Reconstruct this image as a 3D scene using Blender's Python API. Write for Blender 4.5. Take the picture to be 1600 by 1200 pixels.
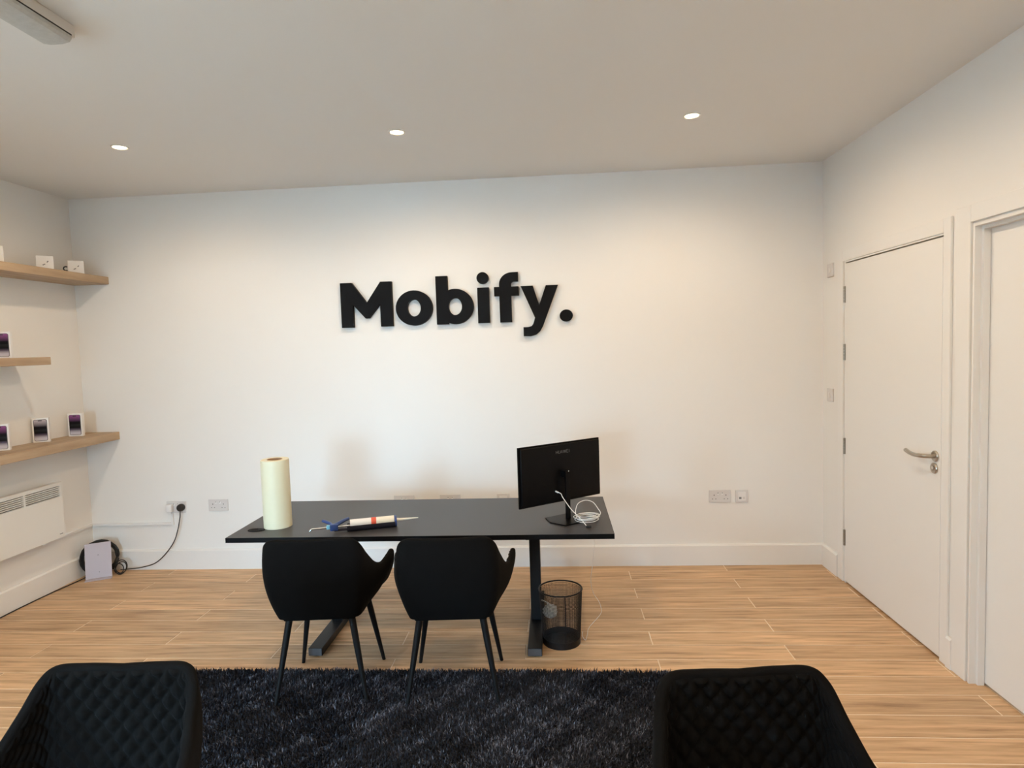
import bpy, bmesh, math, random
import numpy as np
from mathutils import Vector, Matrix
random.seed(7)
RNG = np.random.default_rng(7)
for o in list(bpy.data.objects):
    bpy.data.objects.remove(o)
SC = bpy.context.scene
COL = SC.collection
PI = math.pi

# ------------------------------------------------------------------ camera
F_PX, YAW, PITCH, ROLL = 979.87, -0.0689444, -0.0619020, -0.0319429
CAM_D, CAM_H = 4.33945, 1.56033
fw = Vector((math.sin(YAW) * math.cos(PITCH), math.cos(YAW) * math.cos(PITCH), math.sin(PITCH)))
r0 = Vector((math.cos(YAW), -math.sin(YAW), 0)); u0 = r0.cross(fw)
rr = r0 * math.cos(ROLL) + u0 * math.sin(ROLL)
uu = u0 * math.cos(ROLL) - r0 * math.sin(ROLL)
cam = bpy.data.cameras.new('camera'); camo = bpy.data.objects.new('camera', cam); COL.objects.link(camo)
cam.sensor_width = 36.0; cam.lens = F_PX * 36.0 / 1600.0; cam.clip_start = 0.05
M = Matrix((rr, uu, -fw)).transposed().to_4x4(); M.translation = Vector((0, -CAM_D, CAM_H))
camo.matrix_world = M
SC.camera = camo

# ------------------------------------------------------------------ world, exposure
SC.view_settings.view_transform = 'Standard'; SC.view_settings.look = 'None'
SC.view_settings.gamma = 1.0; SC.view_settings.use_curve_mapping = False
SC.view_settings.exposure = 0.0
W = bpy.data.worlds.new('sky'); SC.world = W; W.use_nodes = True
bg = W.node_tree.nodes['Background']
bg.inputs[0].default_value = (0.45, 0.735, 1.0, 1); bg.inputs[1].default_value = 50.0
LAMP_W = 27.6; LAMP_COL = (1.0, 0.77, 0.52)
H = 2.70; XL, XR = -3.439, 1.796; YB, YR = 0.0, -9.2
YP = -5.2                             # unseen partition added behind the camera; its opening narrows the daylight beam
OPEN = (-2.30, -0.90, 2.10)           # x0, x1, head of that opening
WIN = (-3.20, -0.8, 0.15, 2.12)       # unseen rear window, placed and sized to throw the daylight patch: x0, x1, z0, z1
SIDE = (-4.95, -4.10, 0.50, 2.15)     # window in the left wall, beside the camera: y0, y1, z0, z1
def portal(name, w, h, loc, rot):     # tells the renderer where daylight enters; gives off no light itself
    l = bpy.data.lights.new(name, 'AREA'); l.shape = 'RECTANGLE'; l.size = w; l.size_y = h; l.cycles.is_portal = True
    o = bpy.data.objects.new(name, l); COL.objects.link(o); o.location = loc; o.rotation_euler = rot
portal('opening_portal', OPEN[1] - OPEN[0], OPEN[2], ((OPEN[0] + OPEN[1]) / 2, YP - 0.14, OPEN[2] / 2), (PI / 2, 0, 0))
portal('window_portal', SIDE[3] - SIDE[2], SIDE[1] - SIDE[0], (XL - 0.16, (SIDE[0] + SIDE[1]) / 2, (SIDE[2] + SIDE[3]) / 2), (0, -PI / 2, 0))

# ------------------------------------------------------------------ materials
MAT = {}
def mat(name, col, rough=0.5, metal=0.0, spec=0.5, bump=None, var=None, sheen=None, emit=None):
    m = bpy.data.materials.new(name); m.use_nodes = True; nt = m.node_tree
    b = nt.nodes['Principled BSDF']
    b.inputs['Base Color'].default_value = (*col, 1); b.inputs['Roughness'].default_value = rough
    b.inputs['Metallic'].default_value = metal; b.inputs['Specular IOR Level'].default_value = spec
    tc = nt.nodes.new('ShaderNodeTexCoord')
    if var:                                   # (scale, amount): faint mottling of the colour itself
        n = nt.nodes.new('ShaderNodeTexNoise'); n.inputs['Scale'].default_value = var[0]; n.inputs['Detail'].default_value = 4
        nt.links.new(tc.outputs['Object'], n.inputs['Vector'])
        mx = nt.nodes.new('ShaderNodeMix'); mx.data_type = 'RGBA'
        mx.inputs[6].default_value = (*[c * (1 - var[1]) for c in col], 1)
        mx.inputs[7].default_value = (*[min(1, c * (1 + var[1])) for c in col], 1)
        nt.links.new(n.outputs['Fac'], mx.inputs[0]); nt.links.new(mx.outputs[2], b.inputs['Base Color'])
    if bump:
        n = nt.nodes.new('ShaderNodeTexNoise'); n.inputs['Scale'].default_value = bump[0]; n.inputs['Detail'].default_value = 3
        nt.links.new(tc.outputs['Object'], n.inputs['Vector'])
        bp = nt.nodes.new('ShaderNodeBump'); bp.inputs['Strength'].default_value = bump[1]; bp.inputs['Distance'].default_value = 0.002
        nt.links.new(n.outputs['Fac'], bp.inputs['Height']); nt.links.new(bp.outputs['Normal'], b.inputs['Normal'])
    if sheen:
        b.inputs['Sheen Weight'].default_value = sheen[0]; b.inputs['Sheen Roughness'].default_value = sheen[1]
        b.inputs['Sheen Tint'].default_value = (*sheen[2], 1)
    if emit:
        b.inputs['Emission Color'].default_value = (*emit[0], 1); b.inputs['Emission Strength'].default_value = emit[1]
    MAT[name] = m
    return m
mat('wall_paint', (0.83, 0.815, 0.79), 0.75, spec=0.3, bump=(220, 0.12), var=(1.3, 0.012))
mat('ceiling_paint', (0.80, 0.79, 0.77), 0.85, spec=0.2, bump=(150, 0.1), var=(0.9, 0.012))
mat('satin_white', (0.82, 0.81, 0.79), 0.38, spec=0.45, bump=(90, 0.05), var=(2.0, 0.01))
mat('white_plastic', (0.80, 0.79, 0.785), 0.35, var=(8, 0.01))
mat('grey_plastic', (0.67, 0.65, 0.64), 0.4, var=(8, 0.01))
mat('hole_dark', (0.03, 0.03, 0.03), 0.7, var=(20, 0.1))
mat('print_grey', (0.22, 0.22, 0.23), 0.5, var=(30, 0.05))
mat('heater_white', (0.80, 0.79, 0.76), 0.35, var=(5, 0.01))
mat('black_laminate', (0.040, 0.040, 0.044), 0.42, spec=0.6, bump=(300, 0.05), var=(3, 0.1))
mat('black_edge', (0.004, 0.004, 0.0045), 0.6, spec=0.1, var=(10, 0.1))
mat('black_steel', (0.007, 0.007, 0.008), 0.45, spec=0.3, bump=(400, 0.05), var=(10, 0.1))
mat('end_cap_grey', (0.07, 0.065, 0.068), 0.5, var=(10, 0.05))
mat('velvet', (0.0042, 0.0039, 0.0038), 0.9, spec=0.10, bump=(500, 0.15), var=(25, 0.3), sheen=(0.007, 0.35, (1.0, 0.95, 0.9)))
mat('leg_black', (0.005, 0.005, 0.0055), 0.5, spec=0.2, var=(20, 0.2))
mat('monitor_black', (0.003, 0.003, 0.0035), 0.4, spec=0.12, var=(12, 0.15))
mat('monitor_screen', (0.004, 0.004, 0.005), 0.12, var=(12, 0.1))
mat('letter_grey', (0.10, 0.10, 0.10), 0.4, var=(30, 0.05))
mat('sign_black', (0.0035, 0.0035, 0.004), 0.6, spec=0.12, var=(15, 0.2))
mat('cable_white', (0.82, 0.80, 0.77), 0.45, var=(30, 0.02))
mat('cable_black', (0.012, 0.012, 0.012), 0.45, var=(30, 0.1))
mat('film_cream', (0.74, 0.68, 0.48), 0.32, spec=0.5, bump=(60, 0.04), var=(14, 0.03))
mat('cardboard', (0.42, 0.27, 0.16), 0.8, var=(30, 0.1))
mat('steel_brushed', (0.46, 0.42, 0.37), 0.3, metal=1.0, bump=(200, 0.05), var=(40, 0.08))
mat('hinge_steel', (0.36, 0.34, 0.31), 0.35, metal=1.0, var=(40, 0.08))
mat('blue_paint', (0.03, 0.065, 0.22), 0.4, var=(25, 0.12))
mat('cyan_plastic', (0.20, 0.55, 0.75), 0.4, var=(25, 0.08))
mat('tube_white', (0.80, 0.78, 0.76), 0.4, var=(25, 0.02))
mat('tube_cream', (0.84, 0.80, 0.68), 0.4, var=(25, 0.02))
mat('band_red', (0.72, 0.10, 0.05), 0.45, var=(25, 0.06))
mat('label_dark', (0.018, 0.018, 0.03), 0.45, var=(25, 0.2))
mat('label_maroon', (0.16, 0.02, 0.03), 0.45, var=(25, 0.2))
mat('label_silver', (0.42, 0.42, 0.44), 0.4, var=(25, 0.1))
mat('chrome', (0.75, 0.75, 0.76), 0.2, metal=1.0, var=(25, 0.03))
mat('lilac_metal', (0.50, 0.45, 0.50), 0.4, var=(10, 0.02))
mat('bag_plastic', (0.55, 0.55, 0.52), 0.35, var=(30, 0.08))
mat('grout', (0.86, 0.70, 0.53), 0.8, var=(30, 0.06))
mat('batten_body', (0.72, 0.70, 0.66), 0.45, var=(10, 0.02))
mat('batten_cover', (0.50, 0.50, 0.48), 0.4, bump=(180, 0.6), var=(60, 0.12))
mat('bezel_white', (0.80, 0.78, 0.74), 0.35, var=(20, 0.01))
mat('lamp_glow', (1, 0.9, 0.7), 0.4, emit=((1.0, 0.80, 0.48), 14.0))
mat('box_white', (0.84, 0.83, 0.82), 0.4, var=(15, 0.01))
mat('phone_rim', (0.035, 0.03, 0.035), 0.4, var=(30, 0.1))
mat('pavement', (0.35, 0.34, 0.33), 0.8, var=(4, 0.1))

def wood_floor():
    m = bpy.data.materials.new('oak_plank'); m.use_nodes = True; nt = m.node_tree; L = nt.links
    b = nt.nodes['Principled BSDF']
    tc = nt.nodes.new('ShaderNodeTexCoord'); oi = nt.nodes.new('ShaderNodeObjectInfo')
    mul = nt.nodes.new('ShaderNodeMath'); mul.operation = 'MULTIPLY'; mul.inputs[1].default_value = 37.0
    L.new(oi.outputs['Random'], mul.inputs[0])
    cmb = nt.nodes.new('ShaderNodeCombineXYZ'); L.new(mul.outputs[0], cmb.inputs[1]); L.new(mul.outputs[0], cmb.inputs[0])
    add = nt.nodes.new('ShaderNodeVectorMath'); add.operation = 'ADD'
    L.new(tc.outputs['Object'], add.inputs[0]); L.new(cmb.outputs[0], add.inputs[1])
    mp = nt.nodes.new('ShaderNodeMapping'); mp.inputs['Scale'].default_value = (1.6, 26.0, 1.0); L.new(add.outputs[0], mp.inputs[0])
    n1 = nt.nodes.new('ShaderNodeTexNoise'); n1.inputs['Scale'].default_value = 1.6; n1.inputs['Detail'].default_value = 6; n1.inputs['Roughness'].default_value = 0.62; n1.inputs['Distortion'].default_value = 0.35
    L.new(mp.outputs[0], n1.inputs['Vector'])
    mp2 = nt.nodes.new('ShaderNodeMapping'); mp2.inputs['Scale'].default_value = (1.1, 8.0, 1.0); L.new(add.outputs[0], mp2.inputs[0])
    n2 = nt.nodes.new('ShaderNodeTexNoise'); n2.inputs['Scale'].default_value = 1.3; n2.inputs['Detail'].default_value = 3
    L.new(mp2.outputs[0], n2.inputs['Vector'])
    cr = nt.nodes.new('ShaderNodeValToRGB'); e = cr.color_ramp.elements
    e[0].position = 0.28; e[0].color = (0.33, 0.19, 0.097, 1); e[1].position = 0.66; e[1].color = (0.72, 0.475, 0.275, 1)
    k = cr.color_ramp.elements.new(0.45); k.color = (0.55, 0.345, 0.19, 1)
    L.new(n1.outputs['Fac'], cr.inputs['Fac'])
    hs = nt.nodes.new('ShaderNodeHueSaturation'); L.new(cr.outputs['Color'], hs.inputs['Color'])
    mr = nt.nodes.new('ShaderNodeMapRange'); mr.inputs['To Min'].default_value = 0.90; mr.inputs['To Max'].default_value = 1.10
    L.new(oi.outputs['Random'], mr.inputs['Value'])
    mr2 = nt.nodes.new('ShaderNodeMapRange'); mr2.inputs['From Min'].default_value = 0.3; mr2.inputs['From Max'].default_value = 0.7
    mr2.inputs['To Min'].default_value = 0.86; mr2.inputs['To Max'].default_value = 1.14; L.new(n2.outputs['Fac'], mr2.inputs['Value'])
    mm = nt.nodes.new('ShaderNodeMath'); mm.operation = 'MULTIPLY'; L.new(mr.outputs[0], mm.inputs[0]); L.new(mr2.outputs[0], mm.inputs[1])
    L.new(mm.outputs[0], hs.inputs['Value']); L.new(hs.outputs['Color'], b.inputs['Base Color'])
    b.inputs['Roughness'].default_value = 0.48; b.inputs['Specular IOR Level'].default_value = 0.35
    bp = nt.nodes.new('ShaderNodeBump'); bp.inputs['Strength'].default_value = 0.12; bp.inputs['Distance'].default_value = 0.002
    L.new(n1.outputs['Fac'], bp.inputs['Height']); L.new(bp.outputs['Normal'], b.inputs['Normal'])
    MAT['oak_plank'] = m
wood_floor()
def wood_shelf():
    m = bpy.data.materials.new('oak_shelf'); m.use_nodes = True; nt = m.node_tree; L = nt.links
    b = nt.nodes['Principled BSDF']; tc = nt.nodes.new('ShaderNodeTexCoord')
    mp = nt.nodes.new('ShaderNodeMapping'); mp.inputs['Scale'].default_value = (14.0, 1.5, 14.0); L.new(tc.outputs['Object'], mp.inputs[0])
    n1 = nt.nodes.new('ShaderNodeTexNoise'); n1.inputs['Scale'].default_value = 1.8; n1.inputs['Detail'].default_value = 5; n1.inputs['Distortion'].default_value = 0.4
    L.new(mp.outputs[0], n1.inputs['Vector'])
    cr = nt.nodes.new('ShaderNodeValToRGB'); e = cr.color_ramp.elements
    e[0].position = 0.3; e[0].color = (0.34, 0.225, 0.135, 1); e[1].position = 0.7; e[1].color = (0.50, 0.36, 0.23, 1)
    L.new(n1.outputs['Fac'], cr.inputs['Fac']); L.new(cr.outputs['Color'], b.inputs['Base Color'])
    b.inputs['Roughness'].default_value = 0.5
    MAT['oak_shelf'] = m
wood_shelf()
def pile_mat():
    m = bpy.data.materials.new('rug_yarn'); m.use_nodes = True; nt = m.node_tree; L = nt.links
    b = nt.nodes['Principled BSDF']; at = nt.nodes.new('ShaderNodeAttribute'); at.attribute_name = 'yarn'
    cr = nt.nodes.new('ShaderNodeValToRGB'); e = cr.color_ramp.elements
    e[0].position = 0.0; e[0].color = (0.006, 0.007, 0.010, 1); e[1].position = 1.0; e[1].color = (0.25, 0.265, 0.33, 1)
    k = cr.color_ramp.elements.new(0.6); k.color = (0.026, 0.030, 0.044, 1)
    L.new(at.outputs['Fac'], cr.inputs['Fac']); L.new(cr.outputs['Color'], b.inputs['Base Color'])
    b.inputs['Roughness'].default_value = 0.7; b.inputs['Specular IOR Level'].default_value = 0.25
    MAT['rug_yarn'] = m
pile_mat()
mat('rug_back', (0.010, 0.011, 0.015), 0.9, var=(60, 0.3))
def glass_mat():
    m = bpy.data.materials.new('window_glass'); m.use_nodes = True; nt = m.node_tree; L = nt.links
    nt.nodes.remove(nt.nodes['Principled BSDF']); out = nt.nodes['Material Output']
    t = nt.nodes.new('ShaderNodeBsdfTransparent'); t.inputs[0].default_value = (0.95, 0.97, 0.97, 1)
    g = nt.nodes.new('ShaderNodeBsdfGlossy'); g.inputs['Roughness'].default_value = 0.02
    mx = nt.nodes.new('ShaderNodeMixShader'); mx.inputs[0].default_value = 0.05
    L.new(t.outputs[0], mx.inputs[1]); L.new(g.outputs[0], mx.inputs[2]); L.new(mx.outputs[0], out.inputs[0])
    MAT['window_glass'] = m
glass_mat()
def phone_print(name, top):
    m = bpy.data.materials.new(name); m.use_nodes = True; nt = m.node_tree; L = nt.links
    b = nt.nodes['Principled BSDF']; tc = nt.nodes.new('ShaderNodeTexCoord')
    sp = nt.nodes.new('ShaderNodeSeparateXYZ'); L.new(tc.outputs['Generated'], sp.inputs[0])
    cr = nt.nodes.new('ShaderNodeValToRGB'); e = cr.color_ramp.elements      # printed picture, bottom to top
    e[0].position = 0.0; e[0].color = (0.62, 0.60, 0.66, 1); e[1].position = 1.0; e[1].color = (*top, 1)
    for p, c in ((0.12, (0.55, 0.53, 0.60)), (0.27, (0.10, 0.08, 0.12)), (0.36, (0.006, 0.006, 0.008)), (0.52, (0.02, 0.02, 0.022)), (0.55, (0.006, 0.006, 0.008)), (0.66, (0.008, 0.006, 0.010)), (0.84, tuple(c * 0.55 for c in top))):
        k = cr.color_ramp.elements.new(p); k.color = (*c, 1)
    L.new(sp.outputs['Z'], cr.inputs['Fac']); L.new(cr.outputs['Color'], b.inputs['Base Color'])
    b.inputs['Roughness'].default_value = 0.5; b.inputs['Specular IOR Level'].default_value = 0.12
    MAT[name] = m
phone_print('print_purple', (0.30, 0.10, 0.28)); phone_print('print_silver', (0.56, 0.50, 0.56))

# ------------------------------------------------------------------ mesh helpers
def BM(): return bmesh.new()
def box(bm, a, b, bev=0.0, seg=2, rot=None):
    x0, y0, z0 = a; x1, y1, z1 = b
    t = bmesh.new()
    bmesh.ops.create_cube(t, size=1)
    for v in t.verts:
        v.co = Vector((x0 + (v.co.x + .5) * (x1 - x0), y0 + (v.co.y + .5) * (y1 - y0), z0 + (v.co.z + .5) * (z1 - z0)))
    if bev: bmesh.ops.bevel(t, geom=list(t.edges), offset=bev, segments=seg, affect='EDGES', profile=0.5)
    merge(bm, t, rot)
def merge(bm, t, mtx=None):
    mp = {}
    for v in t.verts: mp[v] = bm.verts.new(mtx @ v.co if mtx else v.co)
    for f in t.faces:
        try: bm.faces.new([mp[v] for v in f.verts])
        except ValueError: pass
    t.free()
def tube(bm, pts, rad, n=8, cap=True, closed=False):
    pts = [Vector(p) for p in pts]; m = len(pts)
    rads = rad if isinstance(rad, (list, tuple)) else [rad] * m
    rings = []; prev = None
    for i, p in enumerate(pts):
        if closed: d = pts[(i + 1) % m] - pts[i - 1]
        else: d = pts[min(i + 1, m - 1)] - pts[max(i - 1, 0)]
        d.normalize()
        if prev is None:
            a = Vector((0, 0, 1)) if abs(d.z) < 0.9 else Vector((1, 0, 0)); prev = (a - d * a.dot(d)).normalized()
        else:
            q = prev - d * prev.dot(d); prev = q.normalized() if q.length > 1e-6 else prev
        s = d.cross(prev)
        rings.append([bm.verts.new(p + (prev * math.cos(2 * PI * k / n) + s * math.sin(2 * PI * k / n)) * rads[i]) for k in range(n)])
    for i in range(m if closed else m - 1):
        A, B = rings[i], rings[(i + 1) % m]
        for k in range(n): bm.faces.new((A[k], A[(k + 1) % n], B[(k + 1) % n], B[k]))
    if cap and not closed:
        bm.faces.new(rings[0][::-1]); bm.faces.new(rings[-1])
def lathe(bm, prof, n=32, mtx=None, axis=True):
    """prof: (r, z) pairs, first to last; r = 0 closes the end"""
    t = bmesh.new(); rings = []
    for r, z in prof:
        if r < 1e-6: rings.append([t.verts.new((0, 0, z))])
        else: rings.append([t.verts.new((r * math.cos(2 * PI * k / n), r * math.sin(2 * PI * k / n), z)) for k in range(n)])
    for A, B in zip(rings, rings[1:]):
        for k in range(n):
            a, a2, b, b2 = A[k % len(A)], A[(k + 1) % len(A)], B[k % len(B)], B[(k + 1) % len(B)]
            vs = []
            for v in (a, a2, b2, b):
                if v not in vs: vs.append(v)
            if len(vs) > 2: t.faces.new(vs)
    merge(bm, t, mtx)
def prism(bm, poly, d0, d1, mtx=None):
    """poly (a, b) counter-clockwise, in the X/Z plane seen from -Y; extruded from y=d0 (front) to y=d1"""
    t = bmesh.new()
    A = [t.verts.new((p[0], d0, p[1])) for p in poly]; B = [t.verts.new((p[0], d1, p[1])) for p in poly]
    t.faces.new(A); t.faces.new(B[::-1]); n = len(poly)
    for i in range(n): t.faces.new((A[i], B[i], B[(i + 1) % n], A[(i + 1) % n]))
    merge(bm, t, mtx)
def ring_prism(bm, outer, inner, d0, d1, closed=True):
    t = bmesh.new(); n = len(outer)
    V = [[t.verts.new((p[0], d, p[1])) for p in poly] for poly in (outer, inner) for d in (d0, d1)]
    for i in range(n if closed else n - 1):
        j = (i + 1) % n
        t.faces.new((V[0][i], V[0][j], V[2][j], V[2][i])); t.faces.new((V[1][j], V[1][i], V[3][i], V[3][j]))
        t.faces.new((V[0][j], V[0][i], V[1][i], V[1][j])); t.faces.new((V[2][i], V[2][j], V[3][j], V[3][i]))
    if not closed:
        t.faces.new((V[0][0], V[2][0], V[3][0], V[1][0])); t.faces.new((V[0][-1], V[1][-1], V[3][-1], V[2][-1]))
    merge(bm, t)
def obj(name, bm, m, parent=None, smooth=0, loc=None):
    me = bpy.data.meshes.new(name)
    bmesh.ops.recalc_face_normals(bm, faces=bm.faces)
    bm.to_mesh(me); bm.free()
    me.materials.append(MAT[m])
    if smooth:
        me.shade_smooth()
        if smooth < 180: me.set_sharp_from_angle(angle=math.radians(smooth))
    o = bpy.data.objects.new(name, me); COL.objects.link(o)
    if parent is not None: o.parent = parent
    if loc is not None: o.location = loc
    return o
def tag(o, label, cat, group=None):
    o['label'] = label; o['category'] = cat
    if group: o['group'] = group
    return o
def thing(name, label, cat, loc=(0, 0, 0), rz=0.0, group=None):
    o = bpy.data.objects.new(name, None); o.empty_display_size = 0.05; COL.objects.link(o)
    o.location = loc; o.rotation_euler = (0, 0, rz)
    return tag(o, label, cat, group)
def dup(root, loc, rz, label, group=None):
    r = root.copy(); COL.objects.link(r); r.location = loc; r.rotation_euler = (0, 0, rz); r['label'] = label
    if group: r['group'] = group
    for ch in list(root.children):
        c = ch.copy(); COL.objects.link(c); c.parent = r
        for g in list(ch.children):
            d = g.copy(); COL.objects.link(d); d.parent = c
    return r
def struct(name, bm, m, parent=None, smooth=0, label=None):
    o = obj(name, bm, m, parent, smooth)
    if parent is None: o['kind'] = 'structure'
    if label: o['label'] = label
    return o
def arc(cx, cz, rx, rz, a0, a1, n):
    return [(cx + rx * math.cos(a0 + (a1 - a0) * i / n), cz + rz * math.sin(a0 + (a1 - a0) * i / n)) for i in range(n + 1)]
def catmull(pts, per):
    P = [Vector(p) for p in pts]; out = []
    for i in range(len(P) - 1):
        p0 = P[max(i - 1, 0)]; p1 = P[i]; p2 = P[i + 1]; p3 = P[min(i + 2, len(P) - 1)]
        for k in range(per):
            t = k / per
            out.append(0.5 * ((2 * p1) + (p2 - p0) * t + (2 * p0 - 5 * p1 + 4 * p2 - p3) * t * t + (3 * p1 - p0 - 3 * p2 + p3) * t ** 3))
    out.append(P[-1]); return out

# ------------------------------------------------------------------ room shell
T = 0.15
bm = BM(); box(bm, (XL - T, YB, 0), (XR + T, YB + T, H)); struct('wall_back', bm, 'wall_paint', label='white painted back wall carrying the black lettering')
bm = BM(); sa, sb, sc0, sc1 = SIDE
box(bm, (XL - T, YR - T, 0), (XL, sa, H)); box(bm, (XL - T, sb, 0), (XL, YB, H)); box(bm, (XL - T, sa, 0), (XL, sb, sc0)); box(bm, (XL - T, sa, sc1), (XL, sb, H)); struct('wall_left', bm, 'wall_paint', label='white painted wall with oak shelves and panel heater')
bm = BM(); box(bm, (XL - T, YR - T, H), (XR + T, YB + T, H + 0.12)); struct('ceiling', bm, 'ceiling_paint', label='plain white ceiling with recessed downlights')
# right wall with two door openings
D1 = (-1.322, -0.328, 2.012); D2 = (-2.62, -1.512, 2.012)
bm = BM()
box(bm, (XR, D1[1], 0), (XR + T, YB, H)); box(bm, (XR, D1[0], D1[2]), (XR + T, D1[1], H))
box(bm, (XR, D2[1], 0), (XR + T, D1[0], H)); box(bm, (XR, D2[0], D2[2]), (XR + T, D2[1], H))
box(bm, (XR, YR - T, 0), (XR + T, D2[0], H))
struct('wall_right', bm, 'wall_paint', label='white painted wall with two white doors')
bm = BM(); box(bm, (XR + T, YR - T, -0.1), (XR + T + 0.06, YB + T, H)); struct('door_light_block', bm, 'wall_paint', label='wall added behind the closed doors to keep daylight out of their gaps')  # unseen backing added to stop daylight leaking round the doors
bm = BM(); box(bm, (XL, YP - 0.12, 0), (OPEN[0], YP, H)); box(bm, (OPEN[1], YP - 0.12, 0), (XR, YP, H)); box(bm, (OPEN[0], YP - 0.12, OPEN[2]), (OPEN[1], YP, H))
struct('beam_partition', bm, 'wall_paint', label='white partition added behind the viewer, its opening narrowing the daylight')
def window(name, label, plane, lo, hi, z0, z1, n):
    """framed window in a wall; plane(a, d, z) maps along-wall, depth and height to a point"""
    bm = BM(); f = 0.045; cuts = np.linspace(lo, hi, n + 1)
    for x in cuts: box(bm, *sorted_box(plane(max(x - f / 2, lo), 0.05, z0), plane(min(x + f / 2, hi), 0.10, z1)))
    for (p, q) in ((z0, z0 + f), (z1 - f, z1)): box(bm, *sorted_box(plane(lo, 0.05, p), plane(hi, 0.10, q)))
    w = struct(name, bm, 'satin_white', label=label)
    for p, q in zip(cuts, cuts[1:]):
        bm = BM(); box(bm, *sorted_box(plane(p + f / 2, 0.072, z0 + f), plane(q - f / 2, 0.078, z1 - f))); obj('pane', bm, 'window_glass', w)
def sorted_box(p, q): return tuple(min(a, b) for a, b in zip(p, q)), tuple(max(a, b) for a, b in zip(p, q))
bm = BM(); a, b, c, d = WIN
box(bm, (XL, YR - T, 0), (a, YR, H)); box(bm, (b, YR - T, 0), (XR, YR, H)); box(bm, (a, YR - T, 0), (b, YR, c)); box(bm, (a, YR - T, d), (b, YR, H))
struct('wall_rear', bm, 'wall_paint', label='white shop front wall far behind the viewer')
window('window_1', 'unseen white framed window of three panes behind the viewer, placed for the daylight patch', lambda u, v, z: (u, YR - v, z), a, b, c, d, 3)
window('window_2', 'white framed window of two panes in the left wall, beside the viewer', lambda u, v, z: (XL - v, u, z), sa, sb, sc0, sc1, 2)
bm = BM(); box(bm, (-14, -60, -0.16), (XL - T, 30, -0.12)); box(bm, (XL - T, -60, -0.16), (30, YR - T, -0.12)); struct('ground', bm, 'pavement', label='grey street outside the shop windows')
bm = BM(); box(bm, (-15, -60, -0.16), (-14, 30, 3.4)); struct('low_sky_block', bm, 'pavement', label='unseen low grey frontage across the street, added to cut the low sky')  # unseen block, its height set to hide the sky near the horizon
# floor: base slab and planks
bm = BM(); box(bm, (XL - T, YR - T, -0.10), (XR + T, YB + T, -0.0013))
floor = struct('floor', bm, 'grout', label='oak look plank floor with pale joints')
PW, PL_, GAP = 0.1494, 1.307, 0.0052
mesh_cache = {}
def plank(x0, x1, y0, y1):
    key = (round(x1 - x0, 3), round(y1 - y0, 3))
    if key not in mesh_cache:
        bm = BM(); hx, hy = (x1 - x0) / 2, (y1 - y0) / 2
        z0, z1, c = -0.006, 0.0, 0.0012
        v = [bm.verts.new(p) for p in ((-hx, -hy, z0), (hx, -hy, z0), (hx, hy, z0), (-hx, hy, z0), (-hx, -hy, z1 - c), (hx, -hy, z1 - c), (hx, hy, z1 - c), (-hx, hy, z1 - c),
             (-hx + c, -hy + c, z1), (hx - c, -hy + c, z1), (hx - c, hy - c, z1), (-hx + c, hy - c, z1))]
        for i in range(4):
            j = (i + 1) % 4; bm.faces.new((v[i], v[j], v[4 + j], v[4 + i])); bm.faces.new((v[4 + i], v[4 + j], v[8 + j], v[8 + i]))
        bm.faces.new(v[8:12])
        me = bpy.data.meshes.new('plank'); bm.to_mesh(me); bm.free(); me.materials.append(MAT['oak_plank']); mesh_cache[key] = me
    o = bpy.data.objects.new('plank', mesh_cache[key]); COL.objects.link(o); o.parent = floor
    o.location = ((x0 + x1) / 2, (y0 + y1) / 2, 0)
y = -0.12 + PW; k = -1
while y > YP + 0.01:
    ya, yb = max(y - PW, YP), min(y, YB)
    off = -2.15 if (k % 2 == 0) else -2.80
    x = off - PL_ * math.ceil((off - XL) / PL_)
    XE = XR + 0.055
    while x < XE:
        xa, xb = max(x, XL), min(x + PL_, XE)
        if xb - xa > 0.02: plank(xa + GAP / 2 * (xa > XL), xb - GAP / 2 * (xb < XE), ya + GAP / 2, yb - GAP / 2)
        x += PL_
    y -= PW; k += 1

# ------------------------------------------------------------------ skirting, doors
SKH, SKT = 0.147, 0.018
def skirt_profile(bm, p, q, nrm):
    """board along p->q (xy), thickness towards nrm, top inner edge chamfered"""
    p, q, nrm = Vector((*p, 0)), Vector((*q, 0)), Vector((*nrm, 0))
    sec = [(0, 0), (SKT, 0), (SKT, SKH - 0.010), (SKT - 0.008, SKH), (0, SKH)]
    A = [bm.verts.new(p + nrm * a + Vector((0, 0, z))) for a, z in sec]; B = [bm.verts.new(q + nrm * a + Vector((0, 0, z))) for a, z in sec]
    for i in range(5): bm.faces.new((A[i], A[(i + 1) % 5], B[(i + 1) % 5], B[i]))
    bm.faces.new(A[::-1]); bm.faces.new(B)
bm = BM(); skirt_profile(bm, (XL, YB), (XR, YB), (0, -1)); struct('baseboard_back', bm, 'satin_white', label='white skirting board under the lettered wall')
bm = BM(); skirt_profile(bm, (XL, YR), (XL, YB - SKT), (1, 0)); struct('baseboard_left', bm, 'satin_white', label='white skirting board below the panel heater')
bm = BM(); skirt_profile(bm, (XR, YB - SKT), (XR, -0.24), (-1, 0)); skirt_profile(bm, (XR, -2.72), (XR, YR), (-1, 0))
skirt_profile(bm, (XR, -1.372), (XR, -1.408), (-1, 0))
struct('baseboard_right', bm, 'satin_white', label='white skirting board beside the doors')

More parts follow.
